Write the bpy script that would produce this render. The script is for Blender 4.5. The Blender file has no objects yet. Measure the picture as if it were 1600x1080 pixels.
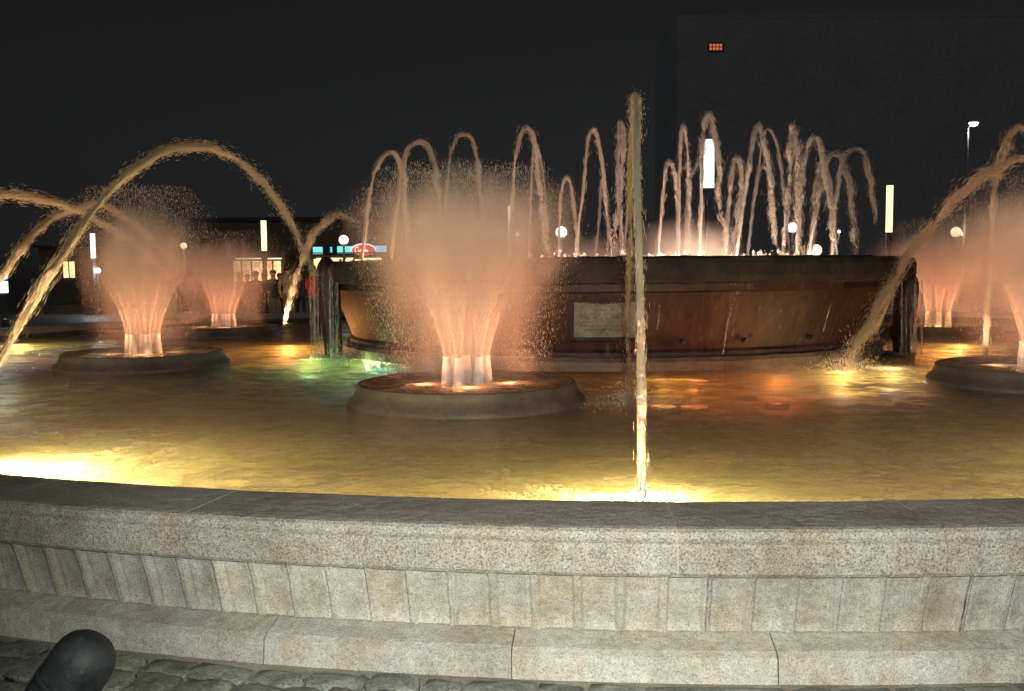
import bpy, bmesh, math, random
import numpy as np
from mathutils import Vector, Matrix, noise as mnoise
R = math.radians
scene = bpy.context.scene
COL = scene.collection

# ------------------------------------------------------------------ camera
EYE = 1.6; FPX = 1500.0; PITCH = math.atan(115/1500); ROLL = R(0.5)
cam_d = bpy.data.cameras.new('camera'); cam = bpy.data.objects.new('camera', cam_d); COL.objects.link(cam)
cam_d.sensor_width = 36; cam_d.lens = 36*FPX/1600; cam_d.clip_end = 2000; cam_d.clip_start = 0.05
FWD = Vector((0, math.cos(PITCH), -math.sin(PITCH))); UP0 = Vector((0, math.sin(PITCH), math.cos(PITCH))); RT0 = Vector((1,0,0))
RT = RT0*math.cos(ROLL) - UP0*math.sin(ROLL); UP = UP0*math.cos(ROLL) + RT0*math.sin(ROLL)
mrot = Matrix((RT, UP, -FWD)).transposed()
cam.matrix_world = Matrix.Translation((0,0,EYE)) @ mrot.to_4x4()
scene.camera = cam
def ray(px, py): return FWD + RT*((px-800)/FPX) + UP*((540-py)/FPX)
def onz(px, py, z):
    r = ray(px, py); return Vector((0,0,EYE)) + r*((z-EYE)/r.z)
def at(px, py, Y):
    r = ray(px, py); return Vector((0,0,EYE)) + r*(Y/r.y)

# ------------------------------------------------------------------ world, moonlight, exposure
w = bpy.data.worlds.new('World'); scene.world = w; w.use_nodes = True
nt = w.node_tree; nt.nodes.clear()
sky = nt.nodes.new('ShaderNodeTexSky'); sky.sky_type = 'NISHITA'; sky.sun_disc = False
sky.sun_elevation = R(30); sky.sun_rotation = R(200)
hsv = nt.nodes.new('ShaderNodeHueSaturation'); hsv.inputs['Saturation'].default_value = 0.16
bgn = nt.nodes.new('ShaderNodeBackground'); bgn.inputs['Strength'].default_value = 0.0021
out = nt.nodes.new('ShaderNodeOutputWorld')
nt.links.new(sky.outputs[0], hsv.inputs['Color']); nt.links.new(hsv.outputs[0], bgn.inputs['Color']); nt.links.new(bgn.outputs[0], out.inputs['Surface'])
sun_d = bpy.data.lights.new('moon', 'SUN'); sun_d.energy = 0.19; sun_d.angle = R(0.5); sun_d.color = (.85,.92,1)
sun = bpy.data.objects.new('moon', sun_d); COL.objects.link(sun); sun.rotation_euler = (R(66), 0, R(-45))

def lamp(name, loc, energy, color, radius=0.05, kind='POINT', target=None, angle=60, blend=.6):
    d = bpy.data.lights.new(name, kind); d.energy = energy; d.color = color; d.shadow_soft_size = radius
    o = bpy.data.objects.new(name, d); COL.objects.link(o); o.location = loc
    if kind == 'SPOT':
        d.spot_size = R(angle); d.spot_blend = blend
        o.rotation_euler = (Vector(target)-Vector(loc)).to_track_quat('-Z', 'Y').to_euler()
    return o
# the photographer's flash, just above and right of where the picture is taken from
lamp('camera_flash', (.14, -.06, 1.78), 1130, (.97, .99, .90), .03, 'SPOT', (.42, 4.0, .78), 78, .85)

scene.view_settings.view_transform = 'Standard'; scene.view_settings.look = 'None'
scene.view_settings.exposure = 0; scene.view_settings.gamma = 1
cy = scene.cycles
cy.max_bounces = 7; cy.diffuse_bounces = 2; cy.glossy_bounces = 3; cy.transmission_bounces = 4
cy.transparent_max_bounces = 72; cy.volume_bounces = 1; cy.volume_step_rate = 1.0; cy.volume_max_steps = 128
cy.sample_clamp_indirect = 4; cy.caustics_reflective = False; cy.caustics_refractive = False
cy.use_denoising = True

# ------------------------------------------------------------------ node and mesh helpers
class NB:
    def __init__(s, name, displacement=False):
        s.m = bpy.data.materials.new(name); s.m.use_nodes = True; s.t = s.m.node_tree; s.t.nodes.clear()
        s.out = s.t.nodes.new('ShaderNodeOutputMaterial')
    def n(s, typ, **kw):
        nd = s.t.nodes.new('ShaderNode'+typ)
        for k, v in kw.items(): setattr(nd, k, v)
        return nd
    def put(s, sock, v):
        if isinstance(v, bpy.types.NodeSocket): s.t.links.new(v, sock)
        elif v is not None:
            if hasattr(sock.default_value, '__len__') and not hasattr(v, '__len__'): v = (v,)*len(sock.default_value)
            if hasattr(sock.default_value, '__len__') and len(sock.default_value) == 4 and len(v) == 3: v = (*v, 1)
            sock.default_value = v
    def math(s, op, a, b=None, c=None, clamp=False):
        nd = s.n('Math', operation=op, use_clamp=clamp)
        for i, v in enumerate((a, b, c)):
            if v is not None: s.put(nd.inputs[i], v)
        return nd.outputs[0]
    def smooth(s, v, lo, hi, a=0, b=1):
        nd = s.n('MapRange', interpolation_type='SMOOTHSTEP')
        for k, x in zip(('Value','From Min','From Max','To Min','To Max'), (v, lo, hi, a, b)): s.put(nd.inputs[k], x)
        return nd.outputs[0]
    def lin(s, v, lo, hi, a=0, b=1):
        nd = s.n('MapRange')
        for k, x in zip(('Value','From Min','From Max','To Min','To Max'), (v, lo, hi, a, b)): s.put(nd.inputs[k], x)
        return nd.outputs[0]
    def coord(s, kind='Object', scale=None):
        c = s.n('TexCoord').outputs[kind]
        if scale:
            mp = s.n('Mapping'); s.t.links.new(c, mp.inputs[0]); s.put(mp.inputs['Scale'], scale); c = mp.outputs[0]
        return c
    def noise(s, vec, scale, detail=4, rough=.55, w=None):
        nd = s.n('TexNoise')
        if w is not None: nd.noise_dimensions = '4D'; s.put(nd.inputs['W'], w)
        s.put(nd.inputs['Vector'], vec); s.put(nd.inputs['Scale'], scale); s.put(nd.inputs['Detail'], detail); s.put(nd.inputs['Roughness'], rough)
        return nd.outputs['Fac']
    def voro(s, vec, scale, feature='F1', outp='Distance'):
        nd = s.n('TexVoronoi', feature=feature); s.put(nd.inputs['Vector'], vec); s.put(nd.inputs['Scale'], scale)
        return nd.outputs[outp]
    def ramp(s, fac, stops):
        nd = s.n('ValToRGB'); e = nd.color_ramp.elements
        while len(e) < len(stops): e.new(.5)
        for el, (p, c) in zip(e, stops): el.position = p; el.color = (*c, 1)
        s.put(nd.inputs[0], fac); return nd.outputs[0]
    def mixc(s, fac, a, b, mode='MIX'):
        nd = s.n('Mix', data_type='RGBA', blend_type=mode)
        s.put(nd.inputs[0], fac); s.put(nd.inputs[6], a); s.put(nd.inputs[7], b); return nd.outputs[2]
    def bump(s, h, strength, dist):
        nd = s.n('Bump'); s.put(nd.inputs['Height'], h); s.put(nd.inputs['Strength'], strength); s.put(nd.inputs['Distance'], dist)
        return nd.outputs[0]
    def principled(s, color, rough=.7, normal=None, metallic=0, spec=.5, **kw):
        nd = s.n('BsdfPrincipled'); s.put(nd.inputs['Base Color'], color); s.put(nd.inputs['Roughness'], rough)
        s.put(nd.inputs['Metallic'], metallic); s.put(nd.inputs['Specular IOR Level'], spec)
        if normal is not None: s.put(nd.inputs['Normal'], normal)
        return nd.outputs[0]
    def mixs(s, fac, a, b):
        nd = s.n('MixShader'); s.put(nd.inputs[0], fac); s.t.links.new(a, nd.inputs[1]); s.t.links.new(b, nd.inputs[2]); return nd.outputs[0]
    def surf(s, sh): s.t.links.new(sh, s.out.inputs['Surface']); return s.m
    def rand(s): return s.n('ObjectInfo').outputs['Random']

def stone(name, cols, speck=420, speck_amt=.5, rough=.75, bump=.5, stain=1.0, stain_scale=2.2, vary=.16, patch=0):
    b = NB(name); g = b.n('NewGeometry').outputs['Position']; rnd = b.rand()
    fine = b.noise(g, speck, 2, .6); mid = b.noise(g, speck*.16, 3, .6); big = b.noise(g, stain_scale, 5, .62)
    col = b.ramp(big, [(.3, cols[0]), (.5, cols[1]), (.72, cols[2])])
    if patch:
        pn = b.noise(g, 5.5, 4, .6); pv = b.n('Mapping'); b.put(pv.inputs[0], g); b.put(pv.inputs['Scale'], (7,7,1.1)); sn = b.noise(pv.outputs[0], 1.5, 4, .6)
        col = b.mixc(patch, col, b.ramp(pn, [(.32, (.92,.78,.62)), (.5, (1,1,1)), (.66, (1.08,1.16,1.25))]), 'MULTIPLY')
        col = b.mixc(patch*.8, col, b.ramp(sn, [(.3, (.66,.6,.52)), (.5, (1,1,1)), (.72, (1.12,1.12,1.1))]), 'MULTIPLY')
    sp = b.ramp(fine, [(.36, (.22,.21,.2)), (.47, (.85,.85,.85)), (.56, (1,1,1)), (.68, (1.45,1.42,1.36))])
    col = b.mixc(speck_amt, col, sp, 'MULTIPLY')
    md = b.ramp(mid, [(.3, (.72,.7,.68)), (.7, (1.12,1.12,1.12))]); col = b.mixc(.7*stain, col, md, 'MULTIPLY')
    vv = b.lin(rnd, 0, 1, 1-vary, 1+vary); nd = b.n('HueSaturation'); b.put(nd.inputs['Color'], col); b.put(nd.inputs['Value'], vv); col = nd.outputs[0]
    h = b.math('ADD', b.math('MULTIPLY', fine, .5), b.math('ADD', mid, b.math('MULTIPLY', b.noise(g, speck*.04, 4), 1.5)))
    return b.surf(b.principled(col, b.lin(mid, .3, .7, rough-.12, min(1, rough+.12)), b.bump(h, bump, .006)))

def flat(name, col, rough=.6, metallic=0, spec=.5, nscale=14, amt=.25, bump=.15):
    b = NB(name); g = b.coord(); f = b.noise(g, nscale, 5)
    c = b.ramp(f, [(.3, tuple(x*(1-amt) for x in col)), (.7, tuple(min(1, x*(1+amt)) for x in col))])
    return b.surf(b.principled(c, b.lin(f, .3, .7, max(.05, rough-.1), min(1, rough+.1)), b.bump(f, bump, .01), metallic, spec))

def emit(name, col, strength):
    b = NB(name); e = b.n('Emission'); b.put(e.inputs['Color'], col); b.put(e.inputs['Strength'], strength); return b.surf(e.outputs[0])

def water_body(name, alpha=.8, color=(.86,.84,.8), trans=.5, streak=(9, 9, 1.6), lo=.28, hi=.62, gloss=.16, min_a=.12):
    """aerated water: milky, ragged, partly see-through"""
    b = NB(name); c = b.coord('Object', streak); f = b.noise(c, 6, 4, .65)
    a = b.smooth(f, lo, hi, min_a, alpha)
    bn = b.bump(b.noise(b.coord(), 26, 3), .7, .02)
    d = b.n('BsdfDiffuse'); b.put(d.inputs['Color'], color); b.put(d.inputs['Normal'], bn)
    t = b.n('BsdfTranslucent'); b.put(t.inputs['Color'], color)
    gl = b.n('BsdfGlossy'); b.put(gl.inputs['Roughness'], .18); b.put(gl.inputs['Normal'], bn)
    body = b.mixs(gloss, b.mixs(trans, d.outputs[0], t.outputs[0]), gl.outputs[0])
    tr = b.n('BsdfTransparent')
    return b.surf(b.mixs(a, tr.outputs[0], body))

M = {}
M['granite'] = stone('granite', [(.37,.34,.275), (.46,.44,.375), (.54,.525,.47)], speck=150, speck_amt=.5, bump=.8, patch=.5)
M['granite_coping'] = stone('granite_coping', [(.31,.28,.22), (.41,.38,.315), (.48,.455,.39)], speck=130, speck_amt=.75, bump=.9, rough=.6, patch=.4)
M['cobble'] = stone('cobble', [(.08,.09,.075), (.2,.21,.175), (.36,.36,.31)], speck=90, speck_amt=.6, rough=.55, bump=1.0, stain_scale=9, vary=.35)
M['mortar'] = stone('mortar', [(.2,.175,.135), (.3,.27,.22), (.38,.35,.29)], speck=160, rough=.9, bump=.8)
M['light_mortar'] = stone('light_mortar', [(.42,.4,.35), (.5,.48,.43), (.56,.54,.5)], speck=160, speck_amt=.3, rough=.9)
M['paving'] = stone('paving', [(.09,.085,.075), (.13,.12,.11), (.17,.16,.14)], speck=60, rough=.6, stain_scale=.5)
M['pool_floor'] = stone('pool_floor', [(.22,.17,.10), (.34,.26,.15), (.42,.34,.2)], speck=40, speck_amt=.3, rough=.7, stain_scale=1.1)
M['olive_tile'] = stone('olive_tile', [(.25,.23,.05), (.36,.33,.08), (.42,.40,.12)], speck=40, speck_amt=.25, rough=.7, stain_scale=1.4)
M['bowl_stone'] = stone('bowl_stone', [(.09,.075,.055), (.16,.135,.1), (.21,.18,.13)], speck=120, speck_amt=.6, rough=.55, stain_scale=3)
M['basin_wall'] = None
M['basin_rim'] = stone('basin_rim', [(.012,.012,.011), (.024,.023,.02), (.045,.04,.033)], speck=60, rough=.85, bump=1.2, stain_scale=3)
M['nozzle'] = flat('nozzle', (.78,.76,.7), .45)
b = NB('black_metal'); g = b.coord(); f1 = b.noise(g, 34, 5, .7); f2 = b.noise(g, 9, 4, .6)
c = b.mixc(b.smooth(f1, .62, .7, 0, .5), b.ramp(f2, [(.35, (.014,.017,.018)), (.65, (.034,.038,.04))]), (.12,.12,.11))
M['black_metal'] = b.surf(b.principled(c, b.lin(f2, .3, .7, .45, .75), b.bump(f1, .35, .01)))
M['dark_metal'] = flat('dark_metal', (.03,.03,.032), .5, .3)
M['lamp_body'] = flat('lamp_body', (.10,.09,.07), .4, .7)
M['facade'] = stone('facade', [(.28,.28,.28), (.31,.31,.31), (.34,.34,.34)], speck=20, speck_amt=.2, stain_scale=.3)
M['awning'] = flat('awning', (.16,.05,.035), .7)
M['shop_wall'] = flat('shop_wall', (.11,.08,.055), .8)
M['droplet'] = None

b = NB('basin_wall'); g = b.coord()
gp = b.n('NewGeometry').outputs['Position']
mp = b.n('Mapping'); b.put(mp.inputs[0], gp); b.put(mp.inputs['Scale'], (5, 5, .35))
st = b.noise(mp.outputs[0], 2.2, 5, .65); big = b.noise(gp, 1.6, 5, .6); fi = b.noise(gp, 90, 2)
c = b.ramp(big, [(.3, (.024,.0105,.0105)), (.5, (.044,.020,.019)), (.75, (.072,.040,.036))])
c = b.mixc(.75, c, b.ramp(st, [(.36, (.12,.11,.1)), (.5, (.8,.78,.76)), (.66, (1.3,1.2,1.1))]), 'MULTIPLY')
c = b.mixc(.4, c, b.ramp(fi, [(.35, (.5,.5,.5)), (.6, (1.1,1.1,1.1))]), 'MULTIPLY')
mp2 = b.n('Mapping'); b.put(mp2.inputs[0], gp); b.put(mp2.inputs['Scale'], (9,9,.22)); lime = b.noise(mp2.outputs[0], 2.0, 4, .6)
c = b.mixc(b.smooth(lime, .6, .74, 0, .55), c, (.2,.16,.13))
M['basin_wall'] = b.surf(b.principled(c, .5, b.bump(b.math('ADD', st, fi), .5, .01)))
b = NB('droplet'); p = b.principled((.92,.9,.86), .12, spec=.9)
t = b.n('BsdfTranslucent'); b.put(t.inputs['Color'], (.9,.88,.84)); M['droplet'] = b.surf(b.mixs(.35, p, t.outputs[0]))
M['streak_pale'] = water_body('streak_pale', .9, (.96,.93,.91), .6, (5,5,5), .2, .4, .14, .8)
M['streak'] = water_body('streak', .88, (.94,.87,.75), .78, (5,5,5), .2, .4, .14, .75)
M['jet'] = water_body('jet', .62, (.9,.86,.78), .72, (5,5,5), .3, .65, .08, .2)
M['jet_thin'] = water_body('jet_thin', .7, (.9,.86,.82), .6, (4,4,2), .3, .65, .1, .2)
M['curtain'] = water_body('curtain', .5, (.8,.76,.7), streak=(14,14,.6), lo=.38, hi=.68, min_a=.02)
M['foam'] = water_body('foam', .9, (.9,.88,.84), streak=(8,8,8), lo=.35, hi=.55, min_a=.3)

# pool water: rippled and milky with the bottom showing through
def pool_water(name, milk, tint, scale=1.0, milkcol=(.36,.32,.24), murk=0):
    b = NB(name); g = b.n('NewGeometry').outputs['Position']
    n1 = b.noise(g, 3.1*scale, 6, .62); n2 = b.noise(g, 11*scale, 4, .6); n3 = b.noise(g, .55*scale, 4, .6)
    h = b.math('ADD', n1, b.math('MULTIPLY', n2, .2))
    nrm = b.bump(h, .85, .16); nrm_soft = b.bump(h, .9, .25)
    tr = b.n('BsdfTransparent'); b.put(tr.inputs['Color'], tint)
    d = b.n('BsdfDiffuse'); b.put(d.inputs['Color'], milkcol); b.put(d.inputs['Normal'], nrm_soft)
    tl = b.n('BsdfTranslucent'); b.put(tl.inputs['Color'], milkcol); b.put(tl.inputs['Normal'], nrm_soft)
    body = b.mixs(.62, d.outputs[0], tl.outputs[0])
    mf = b.math('MULTIPLY', b.smooth(n3, .35, .65, milk*.35, milk*1.5), b.smooth(h, .48, .72, .25, 1.9), clamp=True)
    under = b.mixs(mf, tr.outputs[0], body)
    fr = b.n('Fresnel'); fr.inputs['IOR'].default_value = 1.33; b.put(fr.inputs['Normal'], nrm)
    gl = b.n('BsdfGlossy'); gl.inputs['Roughness'].default_value = .09; b.put(gl.inputs['Normal'], nrm)
    if murk:
        v = b.n('VolumeScatter'); b.put(v.inputs['Color'], (.93,1,.47)); b.put(v.inputs['Density'], murk); b.put(v.inputs['Anisotropy'], .35)
        va = b.n('VolumeAbsorption'); b.put(va.inputs['Color'], (.9,.72,.3)); b.put(va.inputs['Density'], murk*.22)
        ad = b.n('AddShader'); b.t.links.new(v.outputs[0], ad.inputs[0]); b.t.links.new(va.outputs[0], ad.inputs[1]); b.t.links.new(ad.outputs[0], b.out.inputs['Volume'])
    return b.surf(b.mixs(fr.outputs[0], under, gl.outputs[0]))
M['pool_water'] = pool_water('pool_water', .30, (.95,.93,.85), milkcol=(.58,.53,.33), murk=.5)
M['bowl_water'] = pool_water('bowl_water', .75, (.9,.86,.78), 2.2, (.6,.52,.42))

def mesh(name, verts, faces, mat=None, parent=None, smooth=False, loc=None):
    me = bpy.data.meshes.new(name); me.from_pydata([tuple(v) for v in verts], [], faces); me.update()
    if mat is not None: me.materials.append(mat)
    if smooth: me.polygons.foreach_set('use_smooth', [True]*len(me.polygons))
    o = bpy.data.objects.new(name, me); COL.objects.link(o)
    if parent is not None: o.parent = parent
    if loc is not None: o.location = loc
    return o
def tag(o, label=None, cat=None, group=None, kind=None):
    for k, v in (('label', label), ('category', cat), ('group', group), ('kind', kind)):
        if v: o[k] = v
    return o
def empty(name, loc=(0,0,0), rz=0):
    o = bpy.data.objects.new(name, None); COL.objects.link(o); o.location = loc; o.rotation_euler = (0,0,rz); o.empty_display_size = .1; return o
def copy_tree(o, parent=None):
    c = o.copy(); COL.objects.link(c)
    if parent is not None: c.parent = parent
    for ch in list(o.children): copy_tree(ch, c)
    return c
def share(src, name, parent, loc=(0,0,0), rot=(0,0,0), scale=(1,1,1)):
    o = bpy.data.objects.new(name, src.data); COL.objects.link(o); o.parent = parent; o.location = loc; o.rotation_euler = rot; o.scale = scale; return o

def lathe(profile, seg=48, closed=False, a0=0, a1=2*math.pi):
    """profile list of (r,z); returns verts, faces. closed joins last profile point to the first."""
    full = abs(a1-a0-2*math.pi) < 1e-6; n = seg if full else seg+1; k = len(profile); V = []; Fc = []
    for i in range(n):
        a = a0+(a1-a0)*i/seg
        for r, z in profile: V.append((r*math.sin(a), -r*math.cos(a), z))
    for i in range(seg):
        j = (i+1) % n
        for q in range(k if closed else k-1):
            q2 = (q+1) % k; Fc.append((i*k+q, j*k+q, j*k+q2, i*k+q2))
    if not full and closed:
        Fc.append(tuple(range(k))[::-1]); Fc.append(tuple((n-1)*k+q for q in range(k)))
    return V, Fc
def sector(profile, da, seg, gap, rmid):
    """closed sector block around angle 0, with joint gap in metres"""
    h = da/2-gap/(2*rmid); return lathe(profile, seg, True, -h, h)
def boxv(cx, cy_, cz, sx, sy, sz):
    V = [(cx+x*sx/2, cy_+y*sy/2, cz+z*sz/2) for x in (-1,1) for y in (-1,1) for z in (-1,1)]
    return V, [(0,1,3,2),(4,6,7,5),(0,4,5,1),(2,3,7,6),(0,2,6,4),(1,5,7,3)]
class MB:
    def __init__(s): s.V = []; s.F = []
    def add(s, vf): k = len(s.V); s.V += list(vf[0]); s.F += [tuple(i+k for i in f) for f in vf[1]]; return s
    def box(s, *a): return s.add(boxv(*a))
    def tube(s, pts, rad, n=8, cap=True):
        k = len(s.V); pts = [Vector(p) for p in pts]; L = len(pts)
        up = Vector((.13,.31,.94))
        for i, p in enumerate(pts):
            t = (pts[min(i+1, L-1)]-pts[max(i-1, 0)]).normalized()
            if abs(t.dot(up)) > .98: up = Vector((.9,.1,.2))
            u = t.cross(up).normalized(); v = t.cross(u)
            r = rad[i] if hasattr(rad, '__len__') else rad
            for j in range(n):
                a = 2*math.pi*j/n; s.V.append(p+u*(r*math.cos(a))+v*(r*math.sin(a)))
        for i in range(L-1):
            for j in range(n): s.F.append((k+i*n+j, k+i*n+(j+1)%n, k+(i+1)*n+(j+1)%n, k+(i+1)*n+j))
        if cap: s.F.append(tuple(range(k, k+n))[::-1]); s.F.append(tuple(range(k+(L-1)*n, k+L*n)))
        return s
    def octa(s, p, r, rz=1.0):
        k = len(s.V); x, y, z = p
        s.V += [(x+r,y,z),(x-r,y,z),(x,y+r,z),(x,y-r,z),(x,y,z+r*rz),(x,y,z-r*rz)]
        s.F += [(k,k+2,k+4),(k+2,k+1,k+4),(k+1,k+3,k+4),(k+3,k,k+4),(k+2,k,k+5),(k+1,k+2,k+5),(k+3,k+1,k+5),(k,k+3,k+5)]; return s
    def build(s, name, mat=None, parent=None, smooth=False, loc=None): return mesh(name, s.V, s.F, mat, parent, smooth, loc)

def needle_mesh(name, c, d, a, b_, R_, L, mat, parent=None, loc=None, tail=.8, extra=None):
    """thousands of slim three-sided streaks as one mesh; c centres, d unit directions, a and b_ cross axes"""
    k = len(c); V = np.stack([c+a*R_, c-a*R_*.5+b_*R_*.87, c-a*R_*.5-b_*R_*.87, c+d*L, c-d*L*tail], 1).reshape(-1,3)
    fc = np.array([[0,1,3],[1,2,3],[2,0,3],[1,0,4],[2,1,4],[0,2,4]]); F = ((np.arange(k)*5)[:,None,None]+fc[None]).reshape(-1,3); poly = None
    starts = np.arange(len(F))*3; loops = F.reshape(-1)
    if extra:
        eV = np.array([tuple(v) for v in extra.V]); off = len(V); V = np.concatenate([V, eV]); el = [np.array(f)+off for f in extra.F]
        starts = np.r_[starts, len(loops)+np.r_[0, np.cumsum([len(f) for f in el])[:-1]]]; loops = np.r_[loops, np.concatenate(el)]
    me = bpy.data.meshes.new(name); me.vertices.add(len(V)); me.vertices.foreach_set('co', V.astype(np.float32).ravel())
    me.loops.add(len(loops)); me.loops.foreach_set('vertex_index', loops.astype(np.int32)); me.polygons.add(len(starts)); me.polygons.foreach_set('loop_start', starts.astype(np.int32))
    me.update(calc_edges=True); me.validate(); me.materials.append(mat); me.polygons.foreach_set('use_smooth', np.ones(len(me.polygons), dtype=bool))
    o = bpy.data.objects.new(name, me); COL.objects.link(o)
    if parent is not None: o.parent = parent
    if loc is not None: o.location = loc
    return o

# ------------------------------------------------------------------ the setting
ZW = .36                                 # pool water level
PC = Vector((1.45, 16.0, 0)); RO = 12.24 # pool centre and coping radius
V, Fc = lathe([(600,-.03),(60,-.03),(RO+4.2,-.03),(RO+4.2,-.09)], 160); gnd = tag(mesh('ground', V, Fc, M['paving'], None, False, PC), kind='structure')
V, Fc = lathe([(RO+4.21,-.062),(RO-.02,-.062)], 220, False, R(2.5), R(285)); tag(mesh('pavement', V, Fc, M['paving'], None, False, PC), kind='structure')
# a mortar bed under the cobbles that ring the pool
V, Fc = lathe([(RO-.02,-.058),(RO+4.2,-.058)], 100, False, R(-75), R(2.5)); tag(mesh('cobble_bed', V, Fc, M['mortar'], None, False, PC), kind='structure')
bed = bpy.data.objects['cobble_bed']
rng = random.Random(4)
def cobble_mesh(i):
    r = random.Random(70+i); bm = bmesh.new(); bmesh.ops.create_cube(bm, size=1)
    bmesh.ops.subdivide_edges(bm, edges=bm.edges[:], cuts=2, use_grid_fill=True)
    for v in bm.verts:
        c = v.co; d = Vector((c.x, c.y, 0)); k = max(abs(c.x), abs(c.y))
        if c.z > .1 and k > .4: c.z -= .12+r.uniform(-.08,.1)
        elif c.z > .1: c.z += r.uniform(-.1,.12)
        if abs(c.x) > .4 and abs(c.y) > .4: c.x *= .92; c.y *= .92
        c.x += r.uniform(-.06,.06); c.y += r.uniform(-.07,.07)
    me = bpy.data.meshes.new('cobble'); bm.to_mesh(me); bm.free(); me.materials.append(M['cobble'])
    me.polygons.foreach_set('use_smooth', [True]*len(me.polygons)); return me
cm = [cobble_mesh(i) for i in range(7)]
row = 0; rr = RO+.2
while rr < RO+1.55:
    wd = rng.uniform(.15,.19); a = R(-24)+rng.uniform(0,.01)
    while a < R(2.0):
        ln = rng.uniform(.17,.31); a2 = ln/rr
        o = bpy.data.objects.new('cobble', rng.choice(cm)); COL.objects.link(o); o.parent = bed
        am = a+a2/2; o.location = (rr*math.sin(am), -rr*math.cos(am), -.050+rng.uniform(-.008,.008))
        o.rotation_euler = (rng.uniform(-.05,.05), rng.uniform(-.05,.05), am+rng.uniform(-.05,.05)); o.scale = (ln-.018, wd-.016, .05)
        a += a2
    rr += wd; row += 1

# pool floor, water
V, Fc = lathe([(0.001,-.02),(RO-.6,-.02)], 128); tag(mesh('pool_floor', V, Fc, M['pool_floor'], None, False, PC), kind='structure')
V, Fc = lathe([(4.2,ZW),(6,ZW),(8,ZW),(10,ZW),(RO-.48,ZW),(RO-.48,-.2),(4.2,-.2)][::-1], 128, True); tag(mesh('pool_water', V, Fc, M['pool_water'], None, True, PC), kind='structure')

# ------------------------------------------------------------------ pool wall: coping stones, fluted blocks, plinth blocks
N = 72; DA = 2*math.pi/N
wall = tag(empty('pool_wall', PC), 'low curved granite wall with fluted face and broad coping around the pool', 'wall')
cop = [(RO-.50,.36),(RO-.50,.545),(RO-.485,.56),(RO-.06,.56),(RO-.035,.556),(RO-.02,.545),(RO-.014,.522),(RO-.016,.512),(RO-.002,.503),(RO+.004,.49),(RO+.004,.382),(RO-.004,.369),(RO-.03,.366)]
# vertices wound so that faces look outward
def rough_sector(prof, da, seg, gap, amp, seed):
    V, Fc = sector(prof, da, seg, gap, RO); out = []
    for v in V:
        p = Vector(v); nn = mnoise.noise_vector(p*3.0+Vector((seed,0,0)))*amp + mnoise.noise_vector(p*17+Vector((0,seed,0)))*amp*.5
        out.append(p+nn)
    return out, Fc
cops = []
for i in range(5):
    V, Fc = rough_sector(cop, DA, 24, .006, .0035, i*7.3)
    o = mesh('coping_stone', V, Fc, M['granite_coping'], wall, False); cops.append(o)
# fluted wall block with six concave flutes, undercut towards the foot
def flute_block(seed):
    NF = 6; per = 24; nz = 12; h = DA/2-.0003/RO; V = []; Fc = []; nu = NF*per+1
    for i in range(nu):
        u = i/(nu-1); a = -h+2*h*u; s = (u*NF) % 1.0
        if i == nu-1: s = 0
        d = min(s, 1-s)           # distance to rib axis
        for k in range(nz+1):
            t = k/nz; z = .372-t*(.372-.080)
            base = RO-.03-.095*(t**.8)
            kk = max(0, min(1, (d-.12)/.05)); kk = kk*kk*(3-2*kk)
            env = 1 if t < .88 else max(0, (1-t)/.12)
            gv = math.exp(-((d-.135)/.024)**2)*.030
            fl = (kk*(.020+.012*math.sin(math.pi*max(0, d-.12)/.38*.5))+gv)*env
            p = Vector(((base-fl)*math.sin(a), -(base-fl)*math.cos(a), z))
            p += mnoise.noise_vector(p*9+Vector((seed,3,1)))*.003
            V.append(p)
    n = nz+1
    for i in range(nu-1):
        for k in range(nz): Fc.append((i*n+k, i*n+k+1, (i+1)*n+k+1, (i+1)*n+k))
    # back so the block is solid
    k0 = len(V)
    for i in range(nu):
        a = -h+2*h*i/(nu-1)
        for z in (.372, .080): V.append(((RO-.42)*math.sin(a), -(RO-.42)*math.cos(a), z))
    for i in range(nu-1): Fc.append((k0+2*i, k0+2*i+2, k0+2*i+3, k0+2*i+1))
    for (fi, bi) in ((0, k0), ((nu-1)*n, k0+2*(nu-1))): Fc.append(tuple(range(fi, fi+n))+(bi+1, bi))
    return V, Fc
fls = []
for i in range(3):
    V, Fc = flute_block(i*5.1); fls.append(mesh('fluted_block', V, Fc, M['granite'], wall, True))
pl = [(RO-.45,-.11),(RO-.45,.085),(RO-.17,.097),(RO-.115,.094),(RO+.0,.064),(RO+.028,.045),(RO+.046,-.11)]
pls = []
for i in range(3):
    V, Fc = rough_sector(pl, DA, 20, .005, .004, 40+i*3.7); pls.append(mesh('plinth_block', V, Fc, M['granite'], wall, False))
rw = random.Random(11)
for i in range(N):
    a = i*DA - R(6.2)
    for lst, off in ((cops, 0), (fls, DA*.12), (pls, DA*.37)):
        src = lst[i % len(lst)]
        if i < len(lst): src.rotation_euler = (0,0,a+off)
        else: share(src, src.name.split('.')[0], wall, (0,0,0), (0,0,a+off))
V, Fc = lathe([(r_ if r_ < RO-.3 else r_-.005, z_-.004) for r_, z_ in cop], 288, True); mesh('joint_mortar', V, Fc, M['light_mortar'], wall)
# inner lining of the wall below the coping
V, Fc = lathe([(RO-.52,-.03),(RO-.52,.43),(RO-.44,.43),(RO-.44,-.03)], 144, True); mesh('inner_lining', V, Fc, M['bowl_stone'], wall)

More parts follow.
